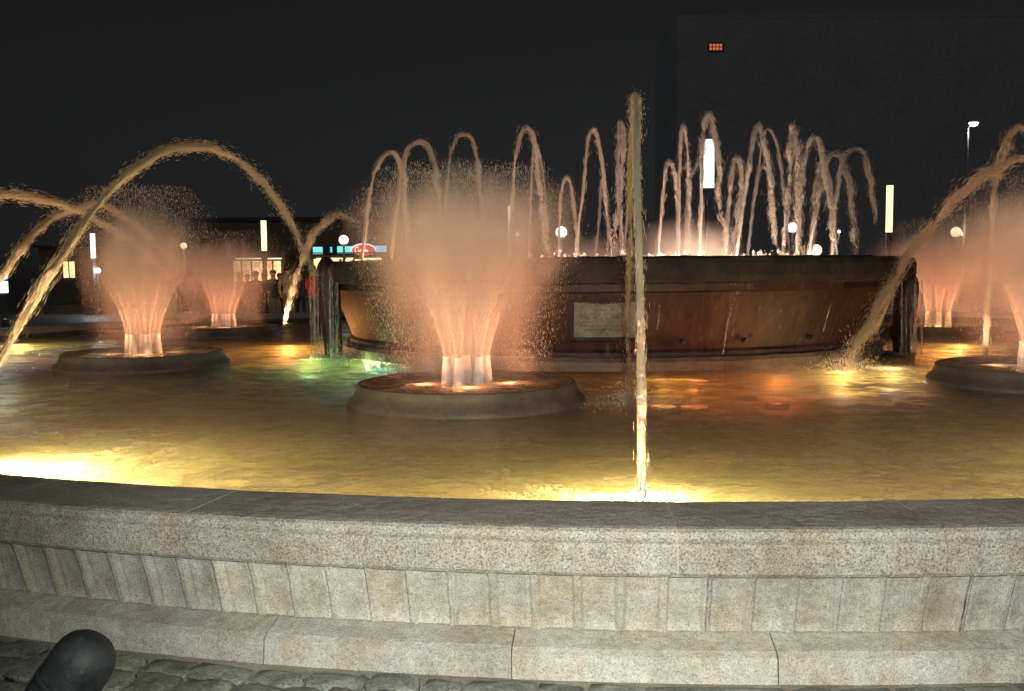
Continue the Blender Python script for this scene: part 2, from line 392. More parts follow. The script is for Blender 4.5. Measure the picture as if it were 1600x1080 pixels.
# ------------------------------------------------------------------ spray bowls
BOWL_R = 1.06
def bowl_parts(root, full=True):
    V, Fc = lathe([(1.15,-.40),(1.15,.015),(1.135,.05),(1.085,.09),(1.055,.15),(1.05,.19),(1.04,.2),(1.015,.2),(1.005,.19),(1.0,.08),(.0008,.06)], 72)
    o = mesh('bowl', V, Fc, M['bowl_stone'], root, True)
    V, Fc = lathe([(1.003,.186),(.5,.186),(.0008,.186)], 56); mesh('bowl_water', V, Fc, M['bowl_water'], root, True)
    noz = None; spots = [(0,0)]+[(.19*math.sin(a), .19*math.cos(a)) for a in [R(20+60*k) for k in range(6)]]
    pr = [(r_*.84, z_) for r_, z_ in [(.002,.02),(.075,.02),(.078,.05),(.07,.055),(.068,.12),(.071,.125),(.066,.135),(.062,.2),(.064,.206),(.058,.215),(.045,.33),(.049,.335),(.049,.355),(.028,.355),(.026,.33),(.002,.33)]]
    for (x, y) in spots:
        if noz is None: V, Fc = lathe(pr, 20); noz = mesh('nozzle', V, Fc, M['nozzle'], root, True, (x,y,.09))
        else: share(noz, 'nozzle', root, (x,y,.09))
    return root
BOWLS = [ # centre px,y ; water contact row ; label
    dict(c=onz(724,655,ZW)+Vector((-.02,1.13,0)), lab='nearest round stone spray bowl, in front of the central basin', seed=1, H=1.0, n=1.0),
    dict(c=onz(210,586,ZW)+Vector((-.34,1.2,0)), lab='round stone spray bowl on the left, under the big arching jet', seed=2, H=1.0, n=.9),
    dict(c=onz(1604,620,ZW)+Vector((.74,1.1,0)), lab='round stone spray bowl cut off by the right edge', seed=3, H=.95, n=.8),
    dict(c=onz(352,527,ZW)+Vector((-.2,.6,0)), lab='far left spray bowl behind the left bowl, near the crowd', seed=4, H=.92, n=.6),
    dict(c=onz(1462,527,ZW)+Vector((.3,.6,0)), lab='far right spray bowl behind the basin, below the orange light bar', seed=5, H=1.0, n=.6),
]
# mist of the bowls: scattering air, thick over the nozzles and thinning outwards
def mist_material(name, H, core, veil, seed, lean=(0,0), spread=1.0, peak=0.0):
    b = NB(name); tc = b.coord(); sx = b.n('SeparateXYZ'); b.put(sx.inputs[0], tc); x, y, z = sx.outputs
    x = b.math('SUBTRACT', x, b.math('MULTIPLY', z, lean[0])); y = b.math('SUBTRACT', y, b.math('MULTIPLY', z, lean[1]))
    r = b.math('SQRT', b.math('ADD', b.math('MULTIPLY', x, x), b.math('MULTIPLY', y, y)))
    mp = b.n('Mapping'); b.put(mp.inputs[0], tc); b.put(mp.inputs['Scale'], (2.6,2.6,1.0)); b.put(mp.inputs['Location'], (seed*3.1, seed*1.7, seed))
    nz = b.noise(mp.outputs[0], 1.5, 4, .62)
    nz2 = b.lin(nz, .25, .75, .35, 1.5)
    # core fans
    rc = b.math('ADD', b.math('MULTIPLY', b.math('POWER', b.math('MAXIMUM', z, 0), 1.5), .26*spread), .235)
    cd = b.math('MULTIPLY', b.smooth(r, b.math('MULTIPLY', rc, .55), b.math('MULTIPLY', rc, 1.08), 1, 0), b.smooth(z, .85*H, 1.75*H, 1, .0))
    cd = b.math('MULTIPLY', b.math('MULTIPLY', cd, core), b.math('DIVIDE', .24, rc))
    # veil
    rv = b.math('ADD', b.math('MULTIPLY', b.smooth(z, .2, 1.5*H, 0, 1), .38*spread), .72*spread)
    rv = b.math('MULTIPLY', rv, b.lin(nz, .3, .7, .82, 1.15))
    top = b.math('ADD', b.lin(nz, .3, .7, -.22, .22), b.math('ADD', 1.98*H, b.math('MULTIPLY', r, -.22-peak)))
    vt = b.smooth(b.math('SUBTRACT', top, z), 0, .55*H, 0, 1)
    vd = b.math('MULTIPLY', b.smooth(r, b.math('MULTIPLY', rv, .35), rv, 1, 0), vt)
    vd = b.math('MULTIPLY', vd, b.smooth(z, .3, 1.3*H, .3, 1.0))
    vd = b.math('MULTIPLY', b.math('MULTIPLY', vd, veil), nz2)
    den = b.math('ADD', cd, vd)
    v = b.n('VolumeScatter'); b.put(v.inputs['Color'], (.93,.9,.87)); b.put(v.inputs['Density'], den); b.put(v.inputs['Anisotropy'], .15)
    b.t.links.new(v.outputs[0], b.out.inputs['Volume']); return b.m

def cone_mat():
    b = NB('spray_cone'); tc = b.coord(); sx = b.n('SeparateXYZ'); b.put(sx.inputs[0], tc); z = sx.outputs[2]
    mp = b.n('Mapping'); b.put(mp.inputs[0], tc); b.put(mp.inputs['Scale'], (16,16,1.2))
    f = b.noise(mp.outputs[0], 1.6, 4, .6)
    a = b.math('MULTIPLY', b.smooth(z, .02, .95, .5, 0), b.smooth(f, .3, .65, .35, 1.0))
    d = b.n('BsdfDiffuse'); b.put(d.inputs['Color'], (.88,.85,.8)); t = b.n('BsdfTranslucent'); b.put(t.inputs['Color'], (.88,.85,.8))
    tr = b.n('BsdfTransparent'); return b.surf(b.mixs(a, tr.outputs[0], b.mixs(.5, d.outputs[0], t.outputs[0])))
M['cone'] = cone_mat()
WARM = (1, .43, .2)
SPRAY_LABEL = ['tall orange-lit spray and mist over the nearest bowl', 'peaked tan spray and mist over the left bowl under the arching jet', 'pale spray and mist over the bowl at the right edge',
               'broad low mist over the far left bowl near the crowd', 'glowing mist over the far right bowl behind the basin']
def make_spray(i, c, H, core, veil, lean, spread, peak, seed, ndrops):
    root = tag(empty('bowl_spray', c+Vector((0,0,.17))), SPRAY_LABEL[i], 'water spray', 'sprays rising from the bowls')
    hh = 2.45*H
    V, Fc = lathe([(.0008,.02),(.95*spread,.02),(1.05*spread,.3),(1.22*spread,1.0*H),(1.28*spread,1.5*H),(1.15*spread,2.0*H),(.7*spread,hh*.97),(.0008,hh)], 40)
    V = [(x+lean[0]*z, y+lean[1]*z, z) for x, y, z in V]
    mesh('mist', V, Fc, mist_material('mist', H, core, veil, seed, lean, spread, peak), root, True)
    r = random.Random(seed)
    for k in range(7):
        a = R(20+60*(k-1)); x0, y0 = (0,0) if k == 0 else (.19*math.sin(a), .19*math.cos(a))
        dx, dy = (0,0) if k == 0 else (.26*math.sin(a), .26*math.cos(a))
        m = MB(); zz = np.linspace(0, 1.0*H, 10)
        m.tube([(dx*t*t*.8+dx*.25*t+lean[0]*t, dy*t*t*.8+dy*.25*t+lean[1]*t, t) for t in zz], [.03+.13*t+.05*t*t for t in zz], 14, False)
        m.build('spray_cone', M['cone'], root, True, (x0,y0,.27))
    g = np.random.default_rng(seed); N_ = ndrops; z = 1.95*H*g.random(N_)**.7
    rr = np.where(g.random(N_) < .8, .92*g.random(N_)**.6, g.uniform(.6,1.0,N_))*spread*np.clip(.75+.35*z/(1.3*H), .7, 1.08)
    rr = np.where(z > 1.6*H, rr*np.clip(1-(z-1.6*H)/(.6*H)*.55, .3, 1), rr); a = g.random(N_)*2*math.pi
    c_ = np.stack([rr*np.sin(a)+lean[0]*z, rr*np.cos(a)+lean[1]*z, z], -1); R_ = g.choice([.0006,.0008,.0011,.0018], size=N_, p=[.45,.33,.19,.03])[:,None]*(1.7 if i > 2 else (1.25 if i else 1)); L_ = R_*g.uniform(2,14,(N_,1))
    X = np.tile([1.,0,0], (N_,1)); Y_ = np.tile([0,1.,0], (N_,1)); Z_ = np.array([0,0,1.])+g.normal(0,.12,(N_,3))
    tag(needle_mesh('droplets', c_, Z_, X, Y_, R_, L_, M['droplet'], root, None, 1.0), kind='stuff')
    return root

FILL = [105, 85, 92, 80, 105]
for i, bw in enumerate(BOWLS):
    c = bw['c']; bw['c'] = c = Vector((c.x, c.y, ZW))
    root = tag(empty('spray_bowl', c), bw['lab'], 'fountain bowl', 'spray bowls in the pool'); bowl_parts(root)
    # the shallow olive-tiled ledge that carries each bowl
    V, Fc = lathe([(1.1,.10),(2.35,.10),(2.45,.06),(2.6,-.02)], 64); 
    plat = mesh('tiled_ledge', V, Fc, M['olive_tile'], None, False, Vector((c.x, c.y, .012*1))); plat.parent = root; plat.location = (0,0,-ZW+.012)
    to_cam = Vector((-c.x, -c.y, 0)).normalized(); ang = math.atan2(to_cam.x, to_cam.y)
    e = [78, 60, 52, 46, 62][i]*bw['n']/bw['n']
    for k, off in enumerate((-75, 0, 75)):
        aa = ang+R(off); p = (c.x+.42*math.sin(aa), c.y+.42*math.cos(aa), ZW+.125)
        lamp('bowl_lamp', p, e*.085, [WARM, (1,.5,.23), (1,.6,.33), WARM, (1,.52,.22)][i], .05)
        m = MB(); m.add(lathe([(.001,.0),(.05,.0),(.055,-.02),(.055,-.075),(.001,-.075)], 12)); o = m.build('lamp_fixture', M['lamp_body'], root, False); o.location = Vector(p)-c-Vector((0,0,.052))
    # two added fill lights inside the bowl rim, brightening the upper spray
    for sg in (-1, 1):
        aa = ang+R(sg*72); p = Vector((c.x+.9*math.sin(aa), c.y+.9*math.cos(aa), ZW+.205))
        lamp('spray_fill', p, FILL[i], (1,.36,.16), .025, 'SPOT', (c.x, c.y, ZW+1.75), 118, .6)
        m = MB(); m.add(lathe([(.001,.0),(.05,.0),(.055,-.01),(.055,-.06),(.001,-.06)], 14)); o = m.build('fill_fixture', M['lamp_body'], root); o.location = p-c-Vector((0,0,.03))
#          i  H    core veil lean       spread peak seed drops
SP = [(0, 1.06, 2.4, 1.7, (.00,0), 1.1, 0.0, 1, 44000),
      (1, 1.16, 2.2, 1.3, (.02,0), .95, .6, 2, 18000),
      (2, 1.06, 2.0, 1.4, (.02,0), 1.1, 0.1, 3, 16000),
      (3, 1.0, 2.0, 1.1, (.05,0), 1.25, .15, 4, 8000),
      (4, 1.02, 2.2, 1.4, (.03,0), 1.25, .2, 5, 8000)]
for s in SP: make_spray(s[0], BOWLS[s[0]]['c'], *s[1:8], s[8])

# ------------------------------------------------------------------ central basin
BC = Vector((1.62, 16.2, 0)); BR = 4.76
basin = tag(empty('central_basin', BC), 'large round raised basin with dark rim and rust red wall in the pool centre', 'fountain basin')
NB_ = 40; DB = 2*math.pi/NB_
rimp = [(BR-.55,1.44),(BR-.55,1.74),(BR-.5,1.775),(BR-.08,1.775),(BR,1.75),(BR+.03,1.68),(BR+.03,1.54),(BR+.0,1.46),(BR-.12,1.44)]
wallp = [(BR-.75,.52),(BR-.60,1.44),(BR-.16,1.44),(BR-.17,1.35),(BR-.24,1.33),(BR-.5,.62),(BR-.47,.58),(BR-.46,.52)]
basep = [(BR-.9,-.02),(BR-.9,.52),(BR-.40,.52),(BR-.36,.47),(BR-.34,-.02)]
def rough_block(name, prof, da, seg, gap, r, amp, fr, seed, mat):
    V, Fc = sector(prof, da, seg, gap, r)
    V = [Vector(v)+mnoise.noise_vector(Vector(v)*fr+Vector((seed,0,0)))*amp for v in V]
    return mesh(name, V, Fc, mat, basin)
sets = []
for nm, prof, gap, amp, fr, mat in (('rim_stone', rimp, .004, .022, 5.0, M['basin_rim']), ('wall_panel', wallp, .0025, .006, 6, M['basin_wall']), ('base_block', basep, .006, .01, 5, M['bowl_stone'])):
    sets.append([rough_block(nm, prof, DB, 8, gap, BR, amp, fr, 3.7*i+len(nm), mat) for i in range(4)])
for i in range(NB_):
    for q, lst in enumerate(sets):
        a = i*DB+(.5*DB if q == 1 else 0)
        src = lst[i % 4]
        if i < 4: src.rotation_euler = (0,0,a)
        else: share(src, src.name.split('.')[0], basin, (0,0,0), (0,0,a))
V, Fc = lathe([(.0008,1.45),(BR-.5,1.45)], 64); mesh('basin_floor', V, Fc, M['bowl_stone'], basin)
V, Fc = lathe([(BR-.545,1.67),(2,1.67),(.0008,1.67)], 64); mesh('basin_water', V, Fc, M['bowl_water'], basin, True)
# small drain spouts low on the wall
def on_basin(px, z, rad):
    """front crossing of the picture column with the basin circle of radius rad"""
    best = None
    for k in range(-900, 901):
        a = R(k*.1); p = BC+Vector((rad*math.sin(a), -rad*math.cos(a), z)); v = p-Vector((0,0,EYE)); x = 800+FPX*v.dot(RT)/v.dot(FWD)
        if best is None or abs(x-px) < best[0]: best = (abs(x-px), a, p)
    return best[1], best[2]
dr = None
for px in (700, 830, 1065, 1160, 1262):
    a, p = on_basin(px, .72, BR-.47)
    m = MB(); m.tube([(0,.12,0),(0,-.06,-.005),(0,-.10,-.015)], [.03,.03,.034], 10)
    if dr is None: dr = m.build('drain_spout', M['black_metal'], basin)
    else: dr2 = share(dr, 'drain_spout', basin)
    o = dr if px == 700 else dr2
    o.location = Vector((p.x-BC.x, p.y-BC.y, .72)); o.rotation_euler = (0,0,a)
# the weathered plaque on the wall
a, p = on_basin(946, 1.05, BR-.32)
plq = tag(empty('plaque', (p.x, p.y, 0), a), 'weathered grey metal plaque with worn relief on the basin wall', 'plaque')
pm = stone('plaque_metal', [(.2,.18,.14), (.30,.275,.22), (.38,.35,.3)], speck=70, speck_amt=.5, rough=.35, bump=.8, stain_scale=6)
ti = math.atan2(.26, .78)
def prot(o): o.rotation_euler = (-ti, 0, 0); o.location = (0, 0, 1.06); return o
m = MB(); m.box(0,-.045,0,.78,.06,.66); prot(m.build('plate', pm, plq))
m = MB(); 
for (x,z,sx,sz) in ((0,.325,.84,.04),(0,-.325,.84,.04),(-.40,0,.04,.61),(.40,0,.04,.61)): m.box(x,-.06,z,sx,.07,sz)
prot(m.build('frame', M['basin_wall'], plq))
m = MB(); rp = random.Random(8)
for rI in range(8):
    z = .14-rI*.05; x = -.30
    while x < .30:
        wd = rp.uniform(.012,.035)
        if rp.random() < .8: m.box(x+wd/2, -.078, z+rp.uniform(-.004,.004), wd, .012, rp.uniform(.018,.032))
        x += wd+rp.uniform(.006,.016)
prot(tag(m.build('worn_relief', pm, plq), kind='stuff'))
pl_e = emit('plaque_glint', (.85,1,.97), 2.6)  # bright glint on the plaque, put in as an added glowing tube
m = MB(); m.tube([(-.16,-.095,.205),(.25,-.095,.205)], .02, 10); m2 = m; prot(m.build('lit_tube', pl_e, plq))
m = MB(); m.box(0,-.085,.235,.66,.05,.016); prot(m.build('glint_ledge', M['nozzle'], plq))  # small ledge added above the glint tube
# scroll buttresses at both flanks, with water running down them
def buttress(px, lab, lab2, py_top, Y, wd, sgn):
    p = at(px, py_top, Y); zt = p.z
    root = tag(empty('buttress', (p.x, p.y, 0)), lab, 'stone buttress', 'stone buttresses flanking the basin')
    m = MB(); n = 18; prof = []
    for k in range(n+1):
        z = .1+(zt-.1)*k/n; t = k/n
        hw = wd*(.62+.1*math.sin(t*2.5)+.28*t); 
        if t > .82: hw *= math.sqrt(max(.04, 1-((t-.82)/.18)**2*.92))
        prof.append((z, hw))
    V = []; Fc = []
    for z, hw in prof:
        for q in range(16):
            aa = 2*math.pi*q/16; cx, sy = math.cos(aa), math.sin(aa)
            ex = math.copysign(abs(cx)**.7, cx)*hw*.5; ey = math.copysign(abs(sy)**.7, sy)*hw*.75
            pp = Vector((ex-sgn*.16*(1-(z/zt))*2*wd, ey, z)); pp += mnoise.noise_vector(pp*6)*.012; V.append(pp)
    for i in range(n):
        for q in range(16): Fc.append((i*16+q, i*16+(q+1)%16, (i+1)*16+(q+1)%16, (i+1)*16+q))
    Fc.append(tuple(n*16+q for q in range(16)))
    mesh('shaft', V, Fc, M['basin_wall'], root, True)
    m = MB(); m.box(-sgn*.32*wd,0,.24,wd*1.0,wd*1.2,.3); m.build('foot', M['bowl_stone'], root)
    # thin falling sheets of water
    r = random.Random(px); m = MB()
    for k in range(14):
        x = r.uniform(-.55,.6)*wd; y = r.uniform(-.9,-.3)*wd; z1 = zt-r.uniform(.05,.25); xs = [(x+r.uniform(-.01,.01)+sgn*.0, y-.05*t, z1+(ZW-z1)*t) for t in np.linspace(0,1,14)]
        m.tube(xs, [r.uniform(.008,.02) for _ in xs], 6)
    cu = m.build('water_curtain', M['curtain'], None, True); cu.location = root.location; tag(cu, lab2, 'falling water', 'water sheets over the buttresses')
buttress(1419, 'rounded red stone buttress at the right flank of the basin', 'thin water sheet running down the right buttress', 424, 14.0, .30, 1)
buttress(509, 'rounded stone buttress at the left flank of the basin', 'thin water sheet running down the left buttress', 402, 14.2, .34, -1)
# trickles running from the rim down the basin wall
rt = random.Random(31)
for px, lab in ((1157, 'longest pale trickle running from the dark rim down the red wall'), (1231, 'short pale trickle below the rim, left of the orange streak'), (1322, 'thin trickle on the red wall near its right end'),
                (1040, 'faint trickle on the red wall just right of the tall jet'), (640, 'faint trickle on the basin wall left of the nearest spray')):
    a0, p0 = on_basin(px, 1.47, BR-.1); L = {1157:1.0,1231:.35,1322:.7,1040:.6,640:.9}[px]; m = MB()
    for s in range(4):
        pts = []
        for t in np.linspace(0,1,12):
            rad = BR-.13-.10*min(1,t*4)-.25*t*L; aa = a0+rt.uniform(-.003,.003)+(s-1.5)*.012*(1-min(1,t*2.2))-.01*t
            pts.append(BC+Vector((rad*math.sin(aa), -rad*math.cos(aa), 1.48-t*L)))
        m.tube(pts, [.013*(1-.5*t)*rt.uniform(.6,1.2) for t in np.linspace(0,1,12)], 6)
    tag(m.build('water_trickle', M['curtain'], None, True), lab, 'water trickle', 'trickles on the basin wall')

# ------------------------------------------------------------------ water jets
def smooth_noise(r, n, k):
    """n samples of a smooth random curve with k knots"""
    kn = np.array([r.gauss(0,1) for _ in range(k+3)]); x = np.linspace(0, k, n); i = np.minimum(x.astype(int), k-1); f = x-i; f = f*f*(3-2*f)
    return kn[i]*(1-f)+kn[i+1]*f
def make_jet(name, pts, core, sig0, sig1, count, nrad, seed, mat, wander=1.0, fade=.0, n=90, corelen=1.0):
    """water in flight: a thin solid core that tears into thousands of short streaks lying along the path"""
    g = np.random.default_rng(seed); r = random.Random(seed); P = np.array([tuple(p) for p in pts])
    seg = np.r_[0, np.cumsum(np.linalg.norm(np.diff(P, axis=0), axis=1))]; s_ = np.linspace(0, seg[-1], n)
    Q = np.stack([np.interp(s_, seg, P[:,k]) for k in range(3)], -1); org = Vector(Q[0]); Q = Q-Q[0]; T = np.gradient(Q, axis=0); T /= np.linalg.norm(T, axis=1)[:,None]
    tt = np.linspace(0,1,n); sig = sig0+(sig1-sig0)*tt**1.4
    com = np.stack([smooth_noise(r, n, 9) for _ in range(3)], -1)*.35 + np.stack([smooth_noise(r, n, 30) for _ in range(3)], -1)*.22
    C = Q+com*(sig*wander)[:,None]*np.clip(tt*4, 0, 1)[:,None]
    m = MB()
    for k in range(4):
        i1 = int(n*[.42,.34,.5,.26][k]*corelen); o_ = np.array([r.gauss(0,.5), r.gauss(0,.5), r.gauss(0,.3)])*sig[:i1,None]
        rad = core*np.clip(1-tt[:i1]/tt[i1-1], .06, 1)*[1,.7,.5,.6][k]*np.clip(1+.4*np.array(smooth_noise(r, i1, 24)), .4, 1.8); rad[-4:] *= [.8,.55,.35,.15]
        m.tube([Vector(v) for v in (C[:i1]+o_)], list(rad), 8)
    dens = np.clip(.55+.45*np.interp(np.linspace(0,1,n), np.linspace(0,1,n), smooth_noise(r, n, 26)), .12, 1)
    if fade: dens = dens*np.clip((1-tt)/fade, .04, 1)
    t = g.choice(n, size=count, p=dens/dens.sum())+g.random(count)-.5; t = np.clip(t, 0, n-1.001); i0 = t.astype(int); f = (t-i0)[:,None]
    c = C[i0]*(1-f)+C[np.minimum(i0+1,n-1)]*f; tg = T[i0]; sg = sig[i0][:,None]; u = (t/n)[:,None]
    # mostly a tight rope, some strays, a few flung far; strays sag below the path
    w_ = g.choice([.55,1.0,1.9], size=count, p=[.66,.29,.05])[:,None]
    lob = np.stack([np.interp(t/n*40+k*13.7, np.arange(60), g.normal(0,1,60)) for k in range(3)], -1)
    c = c+(g.normal(0,1,(count,3))*w_+lob*.35*u)*sg; c[:,2] -= (np.abs(g.normal(0,1,count))*sig[i0]*.7*u[:,0]**2)
    d = tg+g.normal(0,1,(count,3))*(.03+.15*u); d /= np.linalg.norm(d, axis=1)[:,None]
    a = np.cross(d, np.array([.3,.5,.81])); a /= np.linalg.norm(a, axis=1)[:,None]; b_ = np.cross(d, a)
    R_ = nrad*g.uniform(.45,1.25,(count,1)); L = R_*g.uniform(7.0,38.0,(count,1))*(1.2-.6*u)
    return needle_mesh(name, c, d, a, b_, R_, L, mat, None, org, .8, m)
def parab(b_, l, H, t0=0, t1=1, n=60):
    b_ = Vector(b_); l = Vector(l); return [b_.lerp(l, t)+Vector((0,0,4*H*t*(1-t))) for t in np.linspace(t0, t1, n)]
def jtag(o, label, group): return tag(o, label, 'water jet', group)
G1 = 'arching jets from the pool edge'
C_b = onz(1004,792,ZW); 
ARCS = [(C_b, (1.06,8.7,ZW), 2.44, 0, 1, (.022,.008,.024,36000,.0013,21,M['streak']), dict(fade=.5, corelen=1.7), 'tall gold jet seen end on, rising straight from the front edge of the pool'),
 ((-3.61,6.06,ZW), (-2.3,13.2,ZW), 2.5, 0, .90, (.028,.013,.036,40000,.0017,22,M['streak']), dict(fade=.3), 'largest arching jet, curving over the left spray bowl'),
 ((-9.55,11.74,ZW), (-4.44,15.26,ZW), 2.39, 0, .95, (.033,.018,.055,22000,.0025,23,M['streak']), dict(fade=.45), 'arching jet falling in from the left edge behind the largest arch'),
 ((-7.62,13.0,ZW), (-5.4,17.29,ZW), 2.33, 0, .8, (.033,.018,.05,20000,.0025,24,M['streak']), dict(fade=.5), 'arching jet at the far left crossing behind the two nearer arches'),
 ((-5.82,24.55,ZW), (-2.1,19.11,ZW), 2.55, 0, .66, (.055,.024,.07,10000,.0042,25,M['streak']), dict(fade=.35), 'slim jet arching from the far edge beside the crowd'),
 ((7.01,8.61,ZW), (4.13,11.72,ZW), 2.42, 0, 1, (.027,.014,.052,42000,.0018,26,M['streak']), dict(), 'arching jet coming down beside the right flank of the basin')]
for b_, l_, H_, t0_, t1_, a_, k_, lab in ARCS: jtag(make_jet('arching_jet', parab(b_, l_, H_, t0_, t1_), *a_, **k_), lab, G1)
F_b = Vector((-5.82,24.55,ZW))
def pxpath(pxs, Y0, Y1=None, n=40):
    Y1 = Y0 if Y1 is None else Y1; P = [at(x, y, Y0+(Y1-Y0)*i/(len(pxs)-1)) for i, (x, y) in enumerate(pxs)]; out = []
    for i in range(len(P)-1):   # Catmull-Rom
        p0 = P[max(i-1,0)]; p1 = P[i]; p2 = P[i+1]; p3 = P[min(i+2,len(P)-1)]
        for t in np.linspace(0,1,10)[:-1]:
            out.append(.5*((2*p1)+(p2-p0)*t+(2*p0-5*p1+4*p2-p3)*t*t+(3*p1-p0-3*p2+p3)*t**3))
    out.append(P[-1]); return out
jtag(make_jet('arching_jet', pxpath([(1540,560),(1545,440),(1552,330),(1562,250),(1580,206),(1602,200),(1622,250),(1634,360),(1642,480),(1646,560)], 13.0, 13.4), .018, .018, .055, 14000, .0022, 27, M['streak'], fade=.5), 'looping jet rising at the right edge above the cut-off bowl', G1)
# jets of the central basin, left to right: path in the picture, depth at start and end, half width, strands
BJ = [
 ([(566,402),(574,330),(586,270),(600,243),(615,238),(628,262),(634,310),(637,400)], 14.2,15.0,.024,6, 'leftmost jet of the basin, drooping outwards'),
 ([(612,402),(622,300),(634,245),(650,224),(668,226),(680,262),(686,330),(690,402)], 15.2,16.0,.03,7, 'thick second jet of the basin from the left'),
 ([(692,402),(700,270),(712,218),(724,209),(738,217),(748,258),(754,330),(758,402)], 17.0,17.6,.024,6, 'rounded third jet of the basin behind the nearest spray'),
 ([(796,402),(803,280),(812,215),(822,199),(832,214),(841,262),(850,330),(858,402)], 13.6,14.4,.024,6, 'tall narrow hoop of water right of the nearest spray'),
 ([(826,402),(832,260),(838,228),(848,270),(853,330),(858,402)], 16.5,17.0,.02,4, 'short jet leaning against the narrow hoop of water'),
 ([(873,402),(875,335),(879,292),(886,279),(893,300),(899,345),(903,402)], 14.0,14.5,.016,4, 'small low hoop of water above the round white lamp'),
 ([(900,400),(908,320),(916,240),(922,208),(932,210),(940,250),(948,320),(954,400)], 13.2,13.8,.02,5, 'slim hoop of water left of the tall gold jet'),
 ([(930,402),(936,340),(940,290),(944,285),(947,330),(950,402)], 17,17.3,.02,4, 'short jet inside the slim hoop left of the gold jet'),
 ([(972,400),(969,330),(966,240),(968,192),(973,205),(971,260),(963,330),(958,400)], 13.5,14.2,.026,6, 'upright tufted jet touching the left side of the gold jet'),
 ([(975,402),(981,330),(986,275),(992,265),(998,320),(1002,402)], 16,16.4,.022,4, 'low jet half hidden behind the gold jet'),
 ([(1028,400),(1034,330),(1040,270),(1045,254),(1053,266),(1058,310),(1061,400)], 13.5,14,.02,5, 'low pale jet just right of the gold jet'),
 ([(1060,400),(1061,310),(1063,240),(1067,197),(1073,225),(1076,290),(1078,402)], 13.6,14.0,.02,5, 'straight slim jet left of the white light panel'),
 ([(1072,402),(1074,330),(1078,285),(1086,262),(1096,245),(1102,210)], 15.0,15.6,.024,5, 'crooked jet leaning towards the white light panel'),
 ([(1092,402),(1096,300),(1098,220),(1103,180),(1113,188),(1120,250),(1128,330),(1138,402)], 13.3,13.8,.026,6, 'tallest hoop of the basin, wrapped around the white light panel'),
 ([(1133,402),(1138,340),(1143,280),(1150,245),(1158,268),(1153,320),(1143,402)], 14.5,15,.024,6, 'tangled short jet right of the white light panel'),
 ([(1150,402),(1160,330),(1170,260),(1180,208),(1188,194),(1196,225),(1203,290),(1212,402)], 13.6,14.2,.024,6, 'tall tufted hoop second right of the white light panel'),
 ([(1168,402),(1176,330),(1185,272),(1195,260),(1203,280),(1210,340),(1216,402)], 15.5,16,.02,5, 'small inner hoop below the tufted hoop'),
 ([(1182,300),(1192,215),(1203,203),(1215,228),(1222,275),(1229,340),(1234,402)], 16.5,17,.02,5, 'bent jet arching right from the tufted hoop'),
 ([(1224,402),(1231,300),(1237,220),(1240,196),(1245,225),(1249,310),(1253,402)], 13.4,13.8,.034,8, 'thick upright jet above the white lamp behind the basin'),
 ([(1244,402),(1254,280),(1263,225),(1275,218),(1286,250),(1297,320),(1308,402)], 14,14.6,.026,7, 'ragged hoop right of the thick upright jet'),
 ([(1262,402),(1276,320),(1290,262),(1305,240),(1318,248),(1326,300),(1338,402)], 14.6,15.2,.03,9, 'broad sheaf of crossing strands near the right of the basin'),
 ([(1300,402),(1308,300),(1318,248),(1334,234),(1348,238),(1358,275),(1366,320),(1372,352)], 15.2,15.8,.026,7, 'outermost right jet of the basin, drooping over the rim'),
 ([(1308,402),(1302,330),(1294,270),(1286,250),(1276,290),(1268,402)], 16.5,17,.024,6, 'rear jet crossing the sheaf of strands'),
]
for k, (px, y0, y1, rad, st_, lab) in enumerate(BJ):
    o = make_jet('basin_jet', pxpath(px, y0, y1), rad*.75, rad*.42, rad*.95+.010*(st_ > 5), 850*st_+900, .0025, 100+k, M['streak_pale'], wander=1.5, fade=.25, n=70)
    jtag(o, lab, 'jets of the central basin')
# low mist over the basin water
def low_mist(px, Y, w_, h_, dens, lab, seed):
    c = at(px, 402, Y); c.z = 1.69; m = MB(); m.add(lathe([(.0008,0),(w_,.0),(w_*1.02,h_*.3),(w_*.8,h_*.75),(.0008,h_)], 32))
    b = NB('low_mist'); tc = b.coord(); sx = b.n('SeparateXYZ'); b.put(sx.inputs[0], tc); x, y, z = sx.outputs
    r = b.math('SQRT', b.math('ADD', b.math('MULTIPLY', x, x), b.math('MULTIPLY', y, y))); nz = b.noise(tc, 1.8, 3, .6)
    d = b.math('MULTIPLY', b.smooth(r, w_*.3, w_*.98, dens, 0), b.smooth(b.math('ADD', z, b.lin(nz, .3, .7, -.2, .2)), 0, h_*.8, 1, 0))
    v = b.n('VolumeScatter'); b.put(v.inputs['Color'], (.93,.88,.84)); b.put(v.inputs['Density'], b.math('MULTIPLY', d, b.lin(nz, .3, .7, .5, 1.5)))
    b.t.links.new(v.outputs[0], b.out.inputs['Volume'])
    tag(m.build('low_mist', b.m, None, True, c), lab, 'mist')
low_mist(1075, 14.0, .85, .8, 1.5, 'low pink mist hanging over the basin behind the gold jet', 1)
low_mist(935, 15.0, .9, .6, .8, 'faint low mist in the basin left of the gold jet', 2)
# churned foam where the basin jets fall
def foam(px, Y, w_, lab):
    c = at(px, 400, Y); c.z = 1.76; r = random.Random(px); m = MB()
    for k in range(45):
        x = r.gauss(0, w_*.4); m.octa((x, r.gauss(0,.25), abs(r.gauss(0,.045))), r.uniform(.008,.026), r.uniform(.6,2.2))
    tag(m.build('foam', M['foam'], None, True, c), lab, 'foam', kind='stuff')
foam(1195, 13.0, .7, 'white foam splashing on the basin rim below the tufted hoop')
foam(1040, 13.0, .5, 'pale foam on the basin rim right of the gold jet')
foam(900, 13.0, .8, 'orange-lit foam on the basin rim left of the gold jet')

